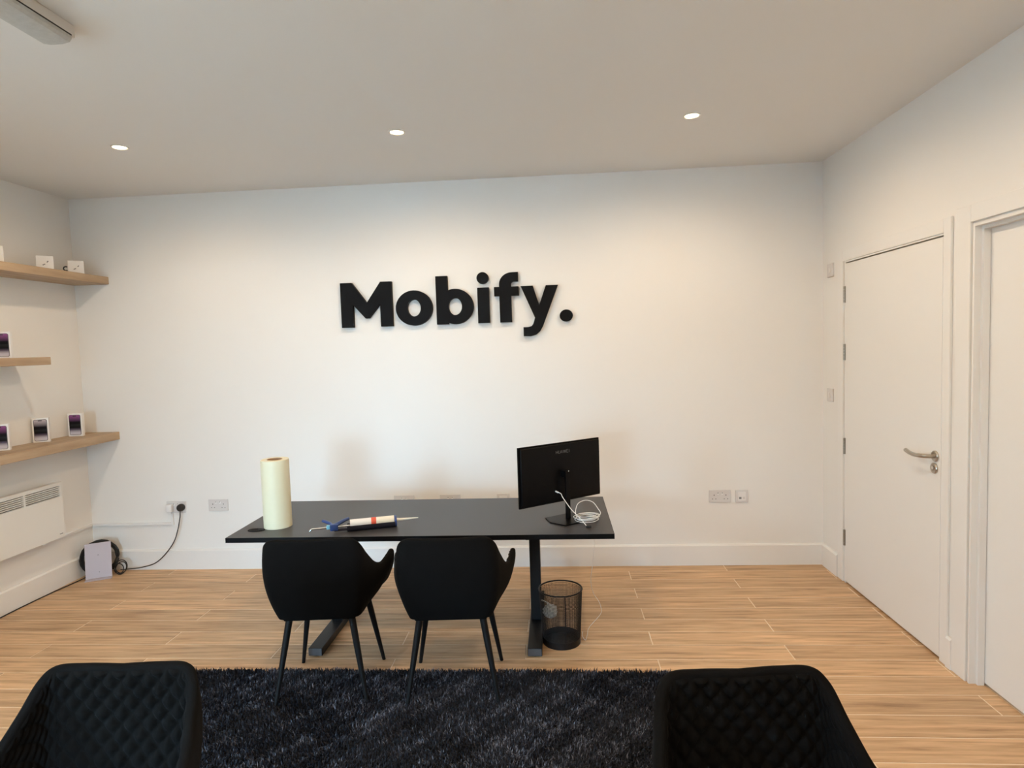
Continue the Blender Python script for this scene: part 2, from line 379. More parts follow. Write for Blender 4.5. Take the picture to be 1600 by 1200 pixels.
def architrave(name, yin0, yin1, ztop, wl, wr, wt, label):
    """frame boards around an opening on the right wall; yin1 > yin0"""
    t = 0.013; x0, x1 = XR - t, XR
    bm = BM()
    box(bm, (x0, yin1, 0), (x1, yin1 + wl, ztop + wt), 0.003); box(bm, (x0, yin0 - wr, 0), (x1, yin0, ztop + wt), 0.003)
    box(bm, (x0, yin0, ztop), (x1, yin1, ztop + wt), 0.003)
    return struct(name, bm, 'satin_white', label=label)
architrave('trim_1', -1.318, -0.318, 2.008, 0.072, 0.054, 0.066, 'white architrave round the door with the lever handle')
architrave('trim_2', -2.63, -1.505, 2.020, 0.098, 0.09, 0.075, 'white architrave round the recessed door at the right edge')
# door 1: lining, slab, hinges, lever
bm = BM(); y0, y1, zt = D1
box(bm, (XR - 0.006, y1 - 0.014, 0), (XR + T, y1 + 0.0, zt))
box(bm, (XR - 0.006, y0 + 0.014, zt - 0.012), (XR + T, y1 - 0.014, zt)); box(bm, (XR - 0.006, y0, 0), (XR + T, y0 + 0.012, zt))
struct('trim_3', bm, 'satin_white', label='white door lining set inside the left architrave')
door1 = bpy.data.objects.new('door_1', None); COL.objects.link(door1); door1['kind'] = 'structure'; door1['label'] = 'white flush door with steel lever handle and four hinges'
door1.location = (XR - 0.008, D1[0], 0)
def L1(p): return Vector(p) - Vector(door1.location)
sy0, sy1, sz0, sz1 = -1.308, -0.345, 0.012, 1.992
bm = BM(); box(bm, L1((XR - 0.008, sy0, sz0)), L1((XR + 0.036, sy1, sz1)), 0.002); obj('slab', bm, 'satin_white', door1)
for hz in (1.805, 1.452, 0.868, 0.288):
    bm = BM()
    for i in range(5):
        z0 = hz - 0.05 + i * 0.02
        tube(bm, [L1((XR - 0.012, -0.338, z0 + 0.0006)), L1((XR - 0.012, -0.338, z0 + 0.0194))], 0.0068, 10)
    box(bm, L1((XR - 0.0085, -0.3455, hz - 0.05)), L1((XR - 0.003, -0.331, hz + 0.05)))
    obj('hinge', bm, 'hinge_steel', door1, 40)
xd = XR - 0.008
bm = BM(); mt = Matrix.Translation(L1((xd, -1.268, 0.972))) @ Matrix.Rotation(-PI / 2, 4, 'Y')
lathe(bm, [(0, 0), (0.026, 0), (0.026, 0.006), (0.024, 0.008), (0, 0.008)], 32, mt)
hd = obj('handle_rose', bm, 'steel_brushed', door1, 40, None)
bm = BM()
path = catmull([L1(p) for p in ((xd - 0.006, -1.268, 0.972), (xd - 0.035, -1.268, 0.972), (xd - 0.050, -1.258, 0.972), (xd - 0.055, -1.235, 0.970), (xd - 0.056, -1.20, 0.967), (xd - 0.056, -1.155, 0.969), (xd - 0.055, -1.115, 0.977))], 6)
tube(bm, path, 0.0098, 14); obj('lever', bm, 'steel_brushed', door1, 60)
bm = BM(); mt = Matrix.Translation(L1((xd, -1.262, 0.913))) @ Matrix.Rotation(-PI / 2, 4, 'Y')
lathe(bm, [(0, 0), (0.026, 0), (0.026, 0.005), (0.023, 0.008), (0.013, 0.008), (0.012, 0.005), (0, 0.005)], 32, mt)
es = obj('lock_rose', bm, 'steel_brushed', door1, 40)
bm = BM(); tube(bm, [L1((xd - 0.004, -1.262, 0.915)), L1((xd - 0.011, -1.262, 0.915))], 0.0085, 16); obj('lock_cylinder', bm, 'chrome', es, 40)
# door 2: deep lining with stop, slab set back
bm = BM(); y0, y1, zt = D2
for (ya, yb) in ((y1 - 0.012, y1), (y0, y0 + 0.012)): box(bm, (XR - 0.006, ya, 0), (XR + T, yb, zt))
box(bm, (XR - 0.006, y0 + 0.012, zt - 0.012), (XR + T, y1 - 0.012, zt))
box(bm, (XR + 0.022, y1 - 0.026, 0), (XR + 0.05, y1 - 0.012, zt - 0.012)); box(bm, (XR + 0.022, y0 + 0.026, zt - 0.026), (XR + 0.05, y1 - 0.026, zt - 0.012)); box(bm, (XR + 0.022, y0 + 0.012, 0), (XR + 0.05, y0 + 0.026, zt - 0.012))
struct('trim_4', bm, 'satin_white', label='stepped white lining of the recessed door')
door2 = bpy.data.objects.new('door_2', None); COL.objects.link(door2); door2['kind'] = 'structure'; door2['label'] = 'white flush door set back in its frame at the right edge'
door2.location = (XR + 0.052, y0, 0)
bm = BM(); box(bm, (0, 0.015, 0.010), (0.044, y1 - y0 - 0.016, zt - 0.014), 0.002); obj('slab', bm, 'satin_white', door2)

# ------------------------------------------------------------------ downlights and batten
def downlight(x, y, label, k=1.0):
    t = thing('downlight', label, 'ceiling light', (x, y, H), 0, 'recessed ceiling downlights')
    bm = BM(); lathe(bm, [(0.034, -0.0005), (0.045, -0.0005), (0.0455, -0.003), (0.042, -0.006), (0.037, -0.006), (0.034, -0.003), (0.034, -0.0005)], 40)
    obj('bezel', bm, 'bezel_white', t, 50)
    bm = BM(); lathe(bm, [(0, -0.0025), (0.0335, -0.0025), (0.0335, -0.001), (0, -0.001)], 32); obj('bulb', bm, 'lamp_glow', t, 40)
    l = bpy.data.lights.new('downlight_beam', 'SPOT'); l.energy = LAMP_W * k; l.color = LAMP_COL; l.spot_size = math.radians(178); l.spot_blend = 0.6
    l.shadow_soft_size = 0.022
    lo = bpy.data.objects.new('downlight_beam', l); COL.objects.link(lo); lo.parent = t; lo.location = (0, 0, -0.03)
    return t
downlight(-2.319, -1.015, 'glowing downlight nearest the oak shelves', 0.74)
downlight(-0.795, -1.008, 'glowing downlight above the desk, middle of the back row')
downlight(0.732, -1.008, 'glowing downlight nearest the doors')
for x in (-2.319, -0.795, 0.732):
    for y in (-2.46, -3.91):
        nm = {-2.319: 'left', -0.795: 'middle', 0.732: 'right'}[x]
        downlight(x, y, f'downlight just outside the view, {nm} of the {"second" if y > -3 else "third"} row', 0.80 if x < -2 else 1.0)
t = thing('fluorescent_batten', 'unlit fluorescent batten light on the ceiling at the top left corner', 'ceiling light', (-1.655, -2.22, H))
bm = BM(); box(bm, (-0.045, -1.22, -0.042), (0.045, 0, 0), 0.003); obj('body', bm, 'batten_body', t)
bm = BM()
sec = [(-0.054, -0.042), (-0.054, -0.058), (-0.046, -0.068), (-0.02, -0.073), (0.02, -0.073), (0.046, -0.068), (0.054, -0.058), (0.054, -0.042)]
prism(bm, sec[::-1], -1.2, -0.030); obj('diffuser', bm, 'batten_cover', t, 35)
bm = BM(); box(bm, (0.053, -1.2, -0.047), (0.0555, -0.03, -0.043)); obj('seam', bm, 'hole_dark', t)

# ------------------------------------------------------------------ wall lettering "Mobify."
sg = thing('wall_lettering', 'large raised black letters reading Mobify. on the back wall', 'sign', (-0.67, YB, 1.72))
SX, SZ = 0.67, -1.72
def LT(p): return (p[0] + SX, p[1] + SZ)
Y0, Y1 = -0.036, 0.0
def letter(build, what):
    bm = BM(); build(bm); o = obj('letter', bm, 'sign_black', sg); o['label'] = what
BL = 1.718; XH = 1.960
def lm(bm):
    P_ = [(-1.474, BL), (-1.390, BL), (-1.390, 1.876), (-1.303, 1.778), (-1.279, 1.778), (-1.196, 1.876), (-1.196, BL), (-1.112, BL), (-1.112, 2.027), (-1.190, 2.027), (-1.291, 1.884), (-1.394, 2.027), (-1.474, 2.027)]
    # split into convex pieces so that the outline fills cleanly
    for q in ([0, 1, 2, 12], [2, 10, 11, 12], [2, 3, 10], [3, 4, 10], [4, 5, 10], [5, 8, 9, 10], [5, 6, 7, 8]):
        prism(bm, [LT(P_[i]) for i in q], Y0, Y1)
letter(lm, 'letter M')
def ring(bm, cx, cz, R, RZ, r, rz, dy=0.0, n=48, a0=0, a1=2 * PI):
    o_ = [LT(p) for p in arc(cx, cz, R, RZ, a0, a1, n)]; i_ = [LT(p) for p in arc(cx, cz, r, rz, a0, a1, n)]
    full = abs(a1 - a0 - 2 * PI) < 1e-6
    if full: o_, i_ = o_[:-1], i_[:-1]
    ring_prism(bm, o_, i_, Y0 + dy, Y1, full)
letter(lambda bm: ring(bm, -0.959, 1.838, 0.128, 0.121, 0.047, 0.058), 'letter o')
def lb(bm):
    prism(bm, [LT(p) for p in ((-0.803, BL), (-0.722, BL), (-0.722, 2.049), (-0.803, 2.049))], Y0, Y1)
    ring(bm, -0.672, 1.838, 0.126, 0.121, 0.047, 0.058, 0.0003)
letter(lb, 'letter b')
def li(bm):
    prism(bm, [LT(p) for p in ((-0.516, BL), (-0.436, BL), (-0.436, XH), (-0.516, XH))], Y0, Y1)
    prism(bm, [LT(p) for p in arc(-0.477, 2.025, 0.041, 0.040, 0, 2 * PI, 32)[:-1]], Y0, Y1)
letter(li, 'letter i')
def lf_(bm):
    prism(bm, [LT(p) for p in ((-0.365, BL), (-0.284, BL), (-0.284, 1.975), (-0.365, 1.975))], Y0, Y1)
    prism(bm, [LT(p) for p in ((-0.400, 1.898), (-0.232, 1.898), (-0.232, XH), (-0.400, XH))], Y0 + 0.0003, Y1)
    o_ = [(-0.365, 1.975)] + arc(-0.278, 1.975, 0.087, 0.081, PI, PI / 2, 14) + [(-0.234, 2.057)]
    i_ = [(-0.284, 1.975)] + arc(-0.262, 1.975, 0.022, 0.019, PI, PI / 2, 14) + [(-0.234, 1.994)]
    ring_prism(bm, [LT(p) for p in o_], [LT(p) for p in i_], Y0, Y1, False)
letter(lf_, 'letter f')
def ly(bm):
    prism(bm, [LT(p) for p in ((-0.218, XH), (-0.122, 1.735), (-0.060, 1.735), (-0.091, 1.818), (-0.134, XH))], Y0, Y1)
    o_ = [(0.037, XH), (-0.060, 1.715)] + [(-0.072, 1.685), (-0.092, 1.650), (-0.120, 1.627), (-0.158, 1.617), (-0.206, 1.619)]
    i_ = [(-0.046, XH), (-0.126, 1.740)] + [(-0.131, 1.722), (-0.139, 1.700), (-0.150, 1.686), (-0.172, 1.680), (-0.206, 1.680)]
    ring_prism(bm, [LT(p) for p in o_], [LT(p) for p in i_], Y0 + 0.0003, Y1, False)
letter(ly, 'letter y')
letter(lambda bm: prism(bm, [LT(p) for p in arc(0.088, 1.750, 0.045, 0.041, 0, 2 * PI, 36)[:-1]], Y0, Y1), 'full stop')

# ------------------------------------------------------------------ shelves and goods
XS = -3.178
def shelf(y0, y1, z0, z1, label):
    bm = BM(); hx = (XS - XL) / 2; hy = (y1 - y0) / 2
    box(bm, (XL, y0, z0), (XS, y1, z1), 0.003)
    for v in bm.verts: v.co -= Vector(((XL + XS) / 2, (y0 + y1) / 2, z0))
    return tag(obj('floating_shelf', bm, 'oak_shelf', None, 0, ((XL + XS) / 2, (y0 + y1) / 2, z0)), label, 'shelf', 'floating oak shelves')
shelf(-2.4, YB, 2.088, 2.140, 'topmost floating oak shelf carrying small white boxes')
shelf(-2.4, -0.573, 1.530, 1.579, 'middle floating oak shelf, the shorter one ending before the corner')
shelf(-2.4, YB, 0.966, 1.022, 'lowest floating oak shelf above the panel heater')
def rounded(w, h, r, n=6):
    pts = []
    for cx, cz, a in ((w / 2 - r, r, -PI / 2), (w / 2 - r, h - r, 0), (-w / 2 + r, h - r, PI / 2), (-w / 2 + r, r, PI)):
        pts += [(cx + r * math.cos(a + PI / 2 * i / n), cz + r * math.sin(a + PI / 2 * i / n)) for i in range(n + 1)]
    return pts
def phone_box(x, y, z, rz, prt, label, h=0.160, w=0.092):
    t = thing('phone_box', label, 'box', (x, y, z), rz, 'boxed phones standing on the shelves')
    bm = BM(); box(bm, (-w / 2, 0, 0), (w / 2, 0.030, h), 0.0015); obj('carton', bm, 'box_white', t)
    pw, ph = w * 0.80, h * 0.88
    bm = BM(); prism(bm, [(a, b + 0.009) for a, b in rounded(pw, ph, 0.010)], -0.0014, 0.001); s = obj('printed_phone', bm, 'phone_rim', t)
    bm = BM(); prism(bm, [(a, b + 0.0115) for a, b in rounded(pw - 0.005, ph - 0.005, 0.008)], -0.0020, 0.0); obj('printed_screen', bm, prt, s)
    bm = BM(); prism(bm, [(a, b + ph - 0.002) for a, b in rounded(0.022, 0.006, 0.002)], -0.0026, -0.001); obj('printed_notch', bm, 'phone_rim', s)
    return t
phone_box(-3.350, -0.203, 1.022, math.radians(12), 'print_purple', 'white phone box with purple print on the lowest shelf, nearest the corner')
phone_box(-3.376, -0.468, 1.022, math.radians(26), 'print_silver', 'white phone box with silver print on the lowest shelf')
phone_box(-3.350, -0.800, 1.022, math.radians(26), 'print_purple', 'white phone box with purple print cut by the left edge, on the lowest shelf')
phone_box(-3.335, -0.752, 1.579, math.radians(24), 'print_purple', 'white phone box on the middle shelf')
def small_box(x, y, z, rz, label, s=0.092, marks=True):
    t = thing('accessory_box', label, 'box', (x, y, z), rz, 'small white boxes on the top shelf')
    bm = BM(); box(bm, (-s / 2, 0, 0), (s / 2, 0.055, s), 0.002); obj('carton', bm, 'box_white', t)
    if marks:
        bm = BM()
        for px, pz, l, a in ((-0.006, 0.036, 0.016, 0.5), (0.014, 0.055, 0.012, 0.9)):
            mt = Matrix.Translation((px, -0.0006, pz)) @ Matrix.Rotation(-a, 4, 'Y')
            prism(bm, [(-l / 2, -0.003), (l / 2, -0.003), (l / 2, 0.003), (-l / 2, 0.003)], 0, 0.001, mt)
        obj('printed_earphones', bm, 'print_grey', t)
    return t
small_box(-3.268, -0.455, 2.140, math.radians(40), 'small white box with grey print on the top shelf, left of the dark loop')
small_box(-3.252, -0.212, 2.140, math.radians(40), 'small white box with grey print on the top shelf, nearest the corner')
small_box(-3.268, -0.835, 2.140, math.radians(40), 'plain white box cut by the left edge on the top shelf', 0.10, False)
bm = BM(); tube(bm, [(0.013 * math.cos(a) , 0, 0.019 + 0.013 * math.sin(a)) for a in np.linspace(0.9, 2 * PI - 0.9, 18)], 0.0042, 8)
tag(obj('wire_clip', bm, 'cable_black', None, 60, (-3.225, -0.335, 2.1435)), 'tiny dark open loop between two small white boxes', 'clip').rotation_euler = (0, 0, math.radians(35))

# ------------------------------------------------------------------ panel heater
hx, hy0, hy1, hz0, hz1 = -3.352, -1.45, -0.356, 0.360, 0.737
t = thing('panel_heater', 'white electric panel heater with top grilles under the lowest shelf', 'heater', (XL, hy1, hz0))
def Lh(p): return (p[0] - XL, p[1] - hy1, p[2] - hz0)
gz0, gz1 = 0.643, 0.711
secs = [(-0.654 - 0.289 * i, -0.378 - 0.289 * i) for i in range(4)]
bm = BM()
box(bm, Lh((XL + 0.025, hy0, hz0)), Lh((hx - 0.012, hy1 - 0.006, hz1 - 0.006)), 0.004); obj('body', bm, 'heater_white', t)
bm = BM()
box(bm, Lh((hx - 0.012, hy0, hz0)), Lh((hx, hy1, gz0)), 0.004); box(bm, Lh((hx - 0.012, hy0, gz1)), Lh((hx, hy1, hz1)), 0.004)
e = hy1
for (a_, b_) in secs:
    box(bm, Lh((hx - 0.012, b_, gz0 - 0.004)), Lh((hx - 0.0003, e, gz1 + 0.004))); e = a_
box(bm, Lh((hx - 0.012, hy0, gz0 - 0.004)), Lh((hx - 0.0003, e, gz1 + 0.004)))
obj('front_panel', bm, 'heater_white', t)
bm = BM(); box(bm, Lh((hx - 0.0118, hy0 + 0.02, gz0)), Lh((hx - 0.0105, hy1 - 0.01, gz1))); obj('grille_backing', bm, 'hole_dark', t)
for (a_, b_) in secs:
    for i in range(5):
        z = gz0 + 0.0095 + i * 0.0125
        bm = BM(); v = [bm.verts.new(Lh(p)) for p in ((hx - 0.010, a_, z + 0.002), (hx - 0.0005, a_, z - 0.003), (hx - 0.0005, a_, z + 0.0035), (hx - 0.010, a_, z + 0.0045), (hx - 0.010, b_, z + 0.002), (hx - 0.0005, b_, z - 0.003), (hx - 0.0005, b_, z + 0.0035), (hx - 0.010, b_, z + 0.0045))]
        for q in ((0, 1, 2, 3), (4, 7, 6, 5), (0, 4, 5, 1), (1, 5, 6, 2), (2, 6, 7, 3), (3, 7, 4, 0)): bm.faces.new([v[i_] for i_ in q])
        obj('grille_slat', bm, 'heater_white', t)
bm = BM(); box(bm, Lh((hx - 0.001, -0.405, 0.386)), Lh((hx + 0.0012, -0.378, 0.391))); obj('maker_badge', bm, 'print_grey', t)
for yy in (-0.5, -1.3):
    bm = BM(); box(bm, Lh((XL, yy - 0.02, 0.42)), Lh((XL + 0.027, yy + 0.02, 0.68))); obj('wall_bracket', bm, 'heater_white', t)

# ------------------------------------------------------------------ trunking, sockets, switches
bm = BM(); box(bm, (XL + 0.0, -0.47, 0.330), (XL + 0.016, YB - 0.016, 0.346), 0.001); box(bm, (XL, YB - 0.016, 0.330), (-2.806, YB, 0.346), 0.001); box(bm, (-2.822, YB - 0.016, 0.346), (-2.806, YB, 0.417), 0.001)
struct('trim_5', bm, 'white_plastic', label='white mini trunking running round the corner to the socket')
def socket(x, z, w, h, label, kind='double', rot=0.0, y=YB, plugs=()):
    t = thing('wall_socket', label, 'socket', (x, y, z), rot, 'white wall sockets')
    bm = BM(); box(bm, (-w / 2, -0.010, -h / 2), (w / 2, 0, h / 2), 0.003); obj('plate', bm, 'grey_plastic' if kind != 'switch' else 'grey_plastic', t)
    if kind == 'double':
        for s in (-1, 1):
            bm = BM(); cx = s * w * 0.27
            bm.free()
            for (sx0, sz0, sx1, sz1) in ((-0.0022, 0.004, 0.0022, 0.013), (-0.014, -0.020, -0.008, -0.0155), (0.008, -0.020, 0.014, -0.0155)):
                bm = BM(); box(bm, (cx + sx0, -0.0104, sz0), (cx + sx1, -0.009, sz1)); obj('pin_slot', bm, 'hole_dark', t)
            bm = BM(); box(bm, (s * w * 0.10 - 0.006, -0.0135, 0.012), (s * w * 0.10 + 0.006, -0.009, 0.028), 0.0015); sw = obj('rocker', bm, 'white_plastic', t)
            bm = BM(); box(bm, (s * w * 0.10 - 0.004, -0.0139, 0.0225), (s * w * 0.10 + 0.004, -0.0133, 0.0265)); obj('switch_mark', bm, 'hole_dark', sw)
    elif kind == 'data':
        bm = BM(); box(bm, (-0.026, -0.0125, -0.030), (0.026, -0.009, 0.030), 0.001); m_ = obj('outlet_module', bm, 'white_plastic', t)
        for s in (-1, 1):
            bm = BM(); box(bm, (s * 0.012 - 0.008, -0.0130, -0.018), (s * 0.012 + 0.008, -0.0122, -0.004)); obj('outlet_port', bm, 'print_grey' if s < 0 else 'grey_plastic', m_)
    else:
        bm = BM(); box(bm, (-0.010, -0.0135, -0.017), (0.010, -0.009, 0.017), 0.0015); obj('rocker', bm, 'white_plastic', t)
    return t
socket(-2.780, 0.460, 0.146, 0.086, 'double socket with white and black plugs above the trunking')
socket(-2.462, 0.470, 0.146, 0.086, 'empty double socket left of the tall film roll')
socket(1.106, 0.480, 0.146, 0.086, 'double socket on the back wall right of the desk')
socket(1.253, 0.478, 0.084, 0.086, 'square data outlet plate nearest the door corner', 'data')
for px0, px1, kd, lb_ in ((-1.165, -1.019, 'double', 'double socket just showing over the desk edge, leftmost of three'), (-0.835, -0.689, 'double', 'double socket just showing over the desk edge, middle of three'), (-0.430, -0.344, 'data', 'square outlet just showing over the desk edge beside the monitor')):
    socket((px0 + px1) / 2, 0.478, px1 - px0, 0.086, lb_, kd)
socket(-0.127, 1.976, 0.086, 0.086, 'upper grey switch plate beside the door frame', 'switch', -PI / 2, 0)
socket(-0.124, 1.170, 0.086, 0.086, 'lower grey switch plate beside the door frame', 'switch', -PI / 2, 0)
for o in [o for o in COL.objects if o.name.startswith('wall_socket') and 'switch plate' in o.get('label', '')]:
    yv = o.location.x; o.location = (XR, yv, o.location.z); o['category'] = 'switch'; o['group'] = 'switch plates by the door'; o.name = 'wall_switch'
t = thing('adapter_plug', 'white plug in the left half of the socket above the trunking', 'plug', (-2.818, YB - 0.0105, 0.458))
bm = BM(); box(bm, (-0.024, -0.030, -0.028), (0.020, 0, 0.026), 0.005); obj('plug_body', bm, 'white_plastic', t, 40)
bm = BM(); tube(bm, catmull([(0.0, -0.014, -0.028), (0.002, -0.012, -0.045), (0.004, -0.006, -0.058), (0.004, -0.004, -0.075)], 4), 0.0032, 8); obj('flex', bm, 'white_plastic', t, 60)

# coil, lead and plug in the corner
t = thing('black_power_cable', 'black power cable plugged in and trailing to a coil in the corner', 'cable', (-2.735, YB - 0.0105, 0.460))
bm = BM(); mt = Matrix.Translation((0, 0, 0)) @ Matrix.Rotation(PI / 2, 4, 'X')
lathe(bm, [(0, 0), (0.025, 0), (0.0275, 0.012), (0.026, 0.028), (0.020, 0.034), (0, 0.035)], 24, mt); obj('plug', bm, 'cable_black', t, 40)
O = Vector((-2.735, YB - 0.0105, 0.460))
bm = BM(); pth = catmull([Vector(p) - O for p in ((-2.735, -0.03, 0.45), (-2.737, -0.034, 0.425), (-2.742, -0.032, 0.39), (-2.765, -0.030, 0.30), (-2.80, -0.032, 0.21), (-2.87, -0.035, 0.12), (-2.95, -0.04, 0.055), (-3.05, -0.05, 0.028), (-3.13, -0.06, 0.022), (-3.19, -0.075, 0.022))], 6)
tube(bm, pth, [0.006] * 3 + [0.0036] * (len(pth) - 3), 8); obj('lead', bm, 'cable_black', t, 60)
bm = BM(); cc = Vector((-3.310, -0.115, 0.128)); fx = Vector((math.cos(0.60), math.sin(0.60), 0)); up = Vector((-0.16 * math.sin(0.6) * 1.0, 0.16 * math.cos(0.6), 1)).normalized(); nn = fx.cross(up)
pts = []
for i in range(22 * 16 + 1):
    a_ = 2 * PI * i / 22; k_ = i // 22
    R_ = 0.112 + 0.010 * math.sin(k_ * 2.1) + 0.003 * math.sin(a_ * 3 + k_)
    pts.append(cc + fx * R_ * 0.98 * math.cos(a_) + up * R_ * math.sin(a_) + nn * (0.020 * math.sin(k_ * 1.7 + 0.4 * math.sin(a_))) - O)
tube(bm, pts, 0.0038, 6); obj('coil', bm, 'cable_black', t, 60)
bm = BM()
for k_, (cx, cy, R_, til) in enumerate(((-3.175, -0.085, 0.045, 0.5), (-3.165, -0.09, 0.040, 0.9), (-3.18, -0.08, 0.036, 0.2))):
    tube(bm, [Vector((cx + R_ * math.cos(a_), cy - 0.012 * k_ + 0.02 * math.sin(a_) * til, 0.0045 + R_ + R_ * math.sin(a_))) - O for a_ in np.linspace(0, 2 * PI, 26)[:-1]], 0.0036, 6, closed=True)
obj('loose_loops', bm, 'cable_black', t, 60)
bm = BM(); pth = catmull([Vector(p) - O for p in ((-3.335, -0.20, 0.030), (-3.36, -0.215, 0.012), (-3.385, -0.30, 0.0045), (-3.40, -0.45, 0.0045), (-3.408, -0.7, 0.0045), (-3.405, -1.0, 0.0045), (-3.41, -1.6, 0.0045))], 6)
tube(bm, pth, 0.0036, 8); obj('floor_lead', bm, 'cable_black', t, 60)
t = thing('metal_bracket_plate', 'lilac grey folded metal plate leaning on the cable coil', 'plate', (-3.268, -0.190, 0.001), math.radians(30))
lean = Matrix.Rotation(math.radians(-10), 4, 'X')
bm = BM(); box(bm, (-0.080, 0.0, 0.004), (0.080, 0.0025, 0.250), 0.0008, rot=lean); pl_ = obj('plate', bm, 'lilac_metal', t)
bm = BM(); prism(bm, [(-0.082, 0.0), (0.082, 0.0), (0.080, 0.003), (-0.080, 0.003)], -0.045, 0.002); obj('lip', bm, 'lilac_metal', t)
for px, pz in ((0.0, 0.165), (0.004, 0.045)):
    bm = BM(); mt = lean @ Matrix.Translation((px, 0.0005, pz)) @ Matrix.Rotation(PI / 2, 4, 'X'); lathe(bm, [(0, 0.0012), (0.0035, 0.0012), (0.0035, -0.001)], 12, mt); obj('screw_hole', bm, 'print_grey', pl_)

# ------------------------------------------------------------------ desk
DX0, DX1, DY0, DY1, DZ = -1.700, 0.268, -1.302, -0.553, 0.625
t = thing('desk', 'black sit stand desk with two T shaped legs', 'desk', (-0.716, -0.928, 0))
def Ld(p): return (p[0] + 0.716, p[1] + 0.928, p[2])
bm = BM(); box(bm, Ld((DX0, DY0, DZ - 0.026)), Ld((DX1, DY1, DZ)), 0.001); obj('tabletop', bm, 'black_laminate', t)
for (p, q) in (((DX0 - .0006, DY0 - .0008), (DX1 + .0006, DY0)), ((DX0 - .0006, DY1), (DX1 + .0006, DY1 + .0008)), ((DX0 - .0008, DY0), (DX0, DY1)), ((DX1, DY0), (DX1 + .0008, DY1))):
    bm = BM(); box(bm, Ld((*p, DZ - 0.0255)), Ld((*q, DZ - 0.0006))); obj('edge_band', bm, 'black_edge', t)
for sx in (-1.262, -0.138):
    bm = BM(); box(bm, Ld((sx - 0.029, -0.972, 0.045)), Ld((sx + 0.029, -0.882, DZ - 0.060)), 0.003); obj('column', bm, 'black_steel', t)
    bm = BM(); box(bm, Ld((sx - 0.036, -1.300, 0.006)), Ld((sx + 0.036, -0.560, 0.045)), 0.002); ft = obj('foot', bm, 'black_steel', t)
    bm = BM(); box(bm, Ld((sx - 0.034, -1.3025, 0.008)), Ld((sx + 0.034, -1.299, 0.043)), 0.001); obj('end_cap', bm, 'end_cap_grey', ft)
    for yy in (-1.27, -0.59):
        bm = BM(); tube(bm, [Ld((sx, yy, 0.0)), Ld((sx, yy, 0.007))], 0.018, 16); obj('levelling_pad', bm, 'black_steel', ft)
    bm = BM(); box(bm, Ld((sx - 0.035, -1.20, DZ - 0.060)), Ld((sx + 0.035, -0.66, DZ - 0.026)), 0.002); obj('top_bracket', bm, 'black_steel', t)
bm = BM(); box(bm, Ld((-1.262, -0.96, DZ - 0.058)), Ld((-0.138, -0.90, DZ - 0.030)), 0.002); obj('crossbar', bm, 'black_steel', t)
bm = BM(); sc_ = [(0.046 * math.cos(a_), 0.030 * math.sin(a_)) for a_ in np.linspace(0, 2 * PI, 33)[:-1]]
cxg, cyg = -1.60, -1.172
A = [bm.verts.new(Ld((cxg + a_, cyg + b_, DZ))) for a_, b_ in sc_]; B = [bm.verts.new(Ld((cxg + a_ * .96, cyg + b_ * .96, DZ + 0.003))) for a_, b_ in sc_]; C_ = [bm.verts.new(Ld((cxg + a_ * .80, cyg + b_ * .80, DZ + 0.0025))) for a_, b_ in sc_]
for i in range(32):
    j = (i + 1) % 32; bm.faces.new((A[i], A[j], B[j], B[i])); bm.faces.new((B[i], B[j], C_[j], C_[i]))
bm.faces.new(C_); g_ = obj('grommet_cap', bm, 'black_edge', t, 40)
bm = BM(); box(bm, Ld((cxg + 0.004, cyg + 0.006, DZ + 0.001)), Ld((cxg + 0.036, cyg + 0.015, DZ + 0.0032))); obj('grommet_slot', bm, 'hole_dark', g_)

# ------------------------------------------------------------------ film roll
t = thing('film_roll', 'tall roll of cream coloured protective film standing on the desk', 'film roll', (-1.514, -1.098, DZ))
bm = BM(); R_ = 0.073; h_ = 0.365
lathe(bm, [(0.040, 0.0), (R_ - 0.001, 0.0), (R_, 0.001), (R_, h_ - 0.001), (R_ - 0.001, h_), (0.040, h_ - 0.0005), (0.040, 0.0)], 56); obj('film', bm, 'film_cream', t, 40)
bm = BM(); lathe(bm, [(0.036, 0.0), (0.0398, 0.0), (0.0398, h_ + 0.001), (0.036, h_ + 0.001), (0.036, 0.0)], 40); obj('core', bm, 'cardboard', t, 40)

# ------------------------------------------------------------------ sealant gun with cartridge
gun_p = Vector((-1.215, -1.245, DZ)); gun_q = Vector((-0.865, -1.128, DZ)); ga = math.atan2(gun_q.y - gun_p.y, gun_q.x - gun_p.x)
t = thing('caulking_gun', 'caulking gun with blue trigger and dark cradle lying on the desk', 'caulking gun', gun_p, ga)
zr = 0.028                                  # axis height; local x runs towards the nozzle
bm = BM(); tube(bm, catmull([(-0.062, 0, zr - 0.010), (-0.050, 0, zr - 0.002), (-0.03, 0, zr), (0.20, 0, zr)], 4), 0.0048, 10); obj('push_rod', bm, 'chrome', t, 60)
bm = BM()
sec = [(-0.030 * math.cos(a_), zr - 0.030 * math.sin(a_)) for a_ in np.linspace(-0.15, PI + 0.15, 18)]
sec = [(a_, max(b_, 0.001)) for a_, b_ in sec]
sec2 = [(a_ * 0.95, zr + (b_ - zr) * 0.95) for a_, b_ in sec]
tt = bmesh.new()
V = [[tt.verts.new((x_, a_, b_)) for a_, b_ in s_] for s_ in (sec, sec2) for x_ in (0.125, 0.368)]
for i in range(17):
    tt.faces.new((V[0][i], V[0][i + 1], V[1][i + 1], V[1][i])); tt.faces.new((V[2][i + 1], V[2][i], V[3][i], V[3][i + 1]))
    tt.faces.new((V[0][i + 1], V[0][i], V[2][i], V[2][i + 1])); tt.faces.new((V[1][i], V[1][i + 1], V[3][i + 1], V[3][i]))
for i in (0, 17): tt.faces.new((V[0][i], V[1][i], V[3][i], V[2][i]))
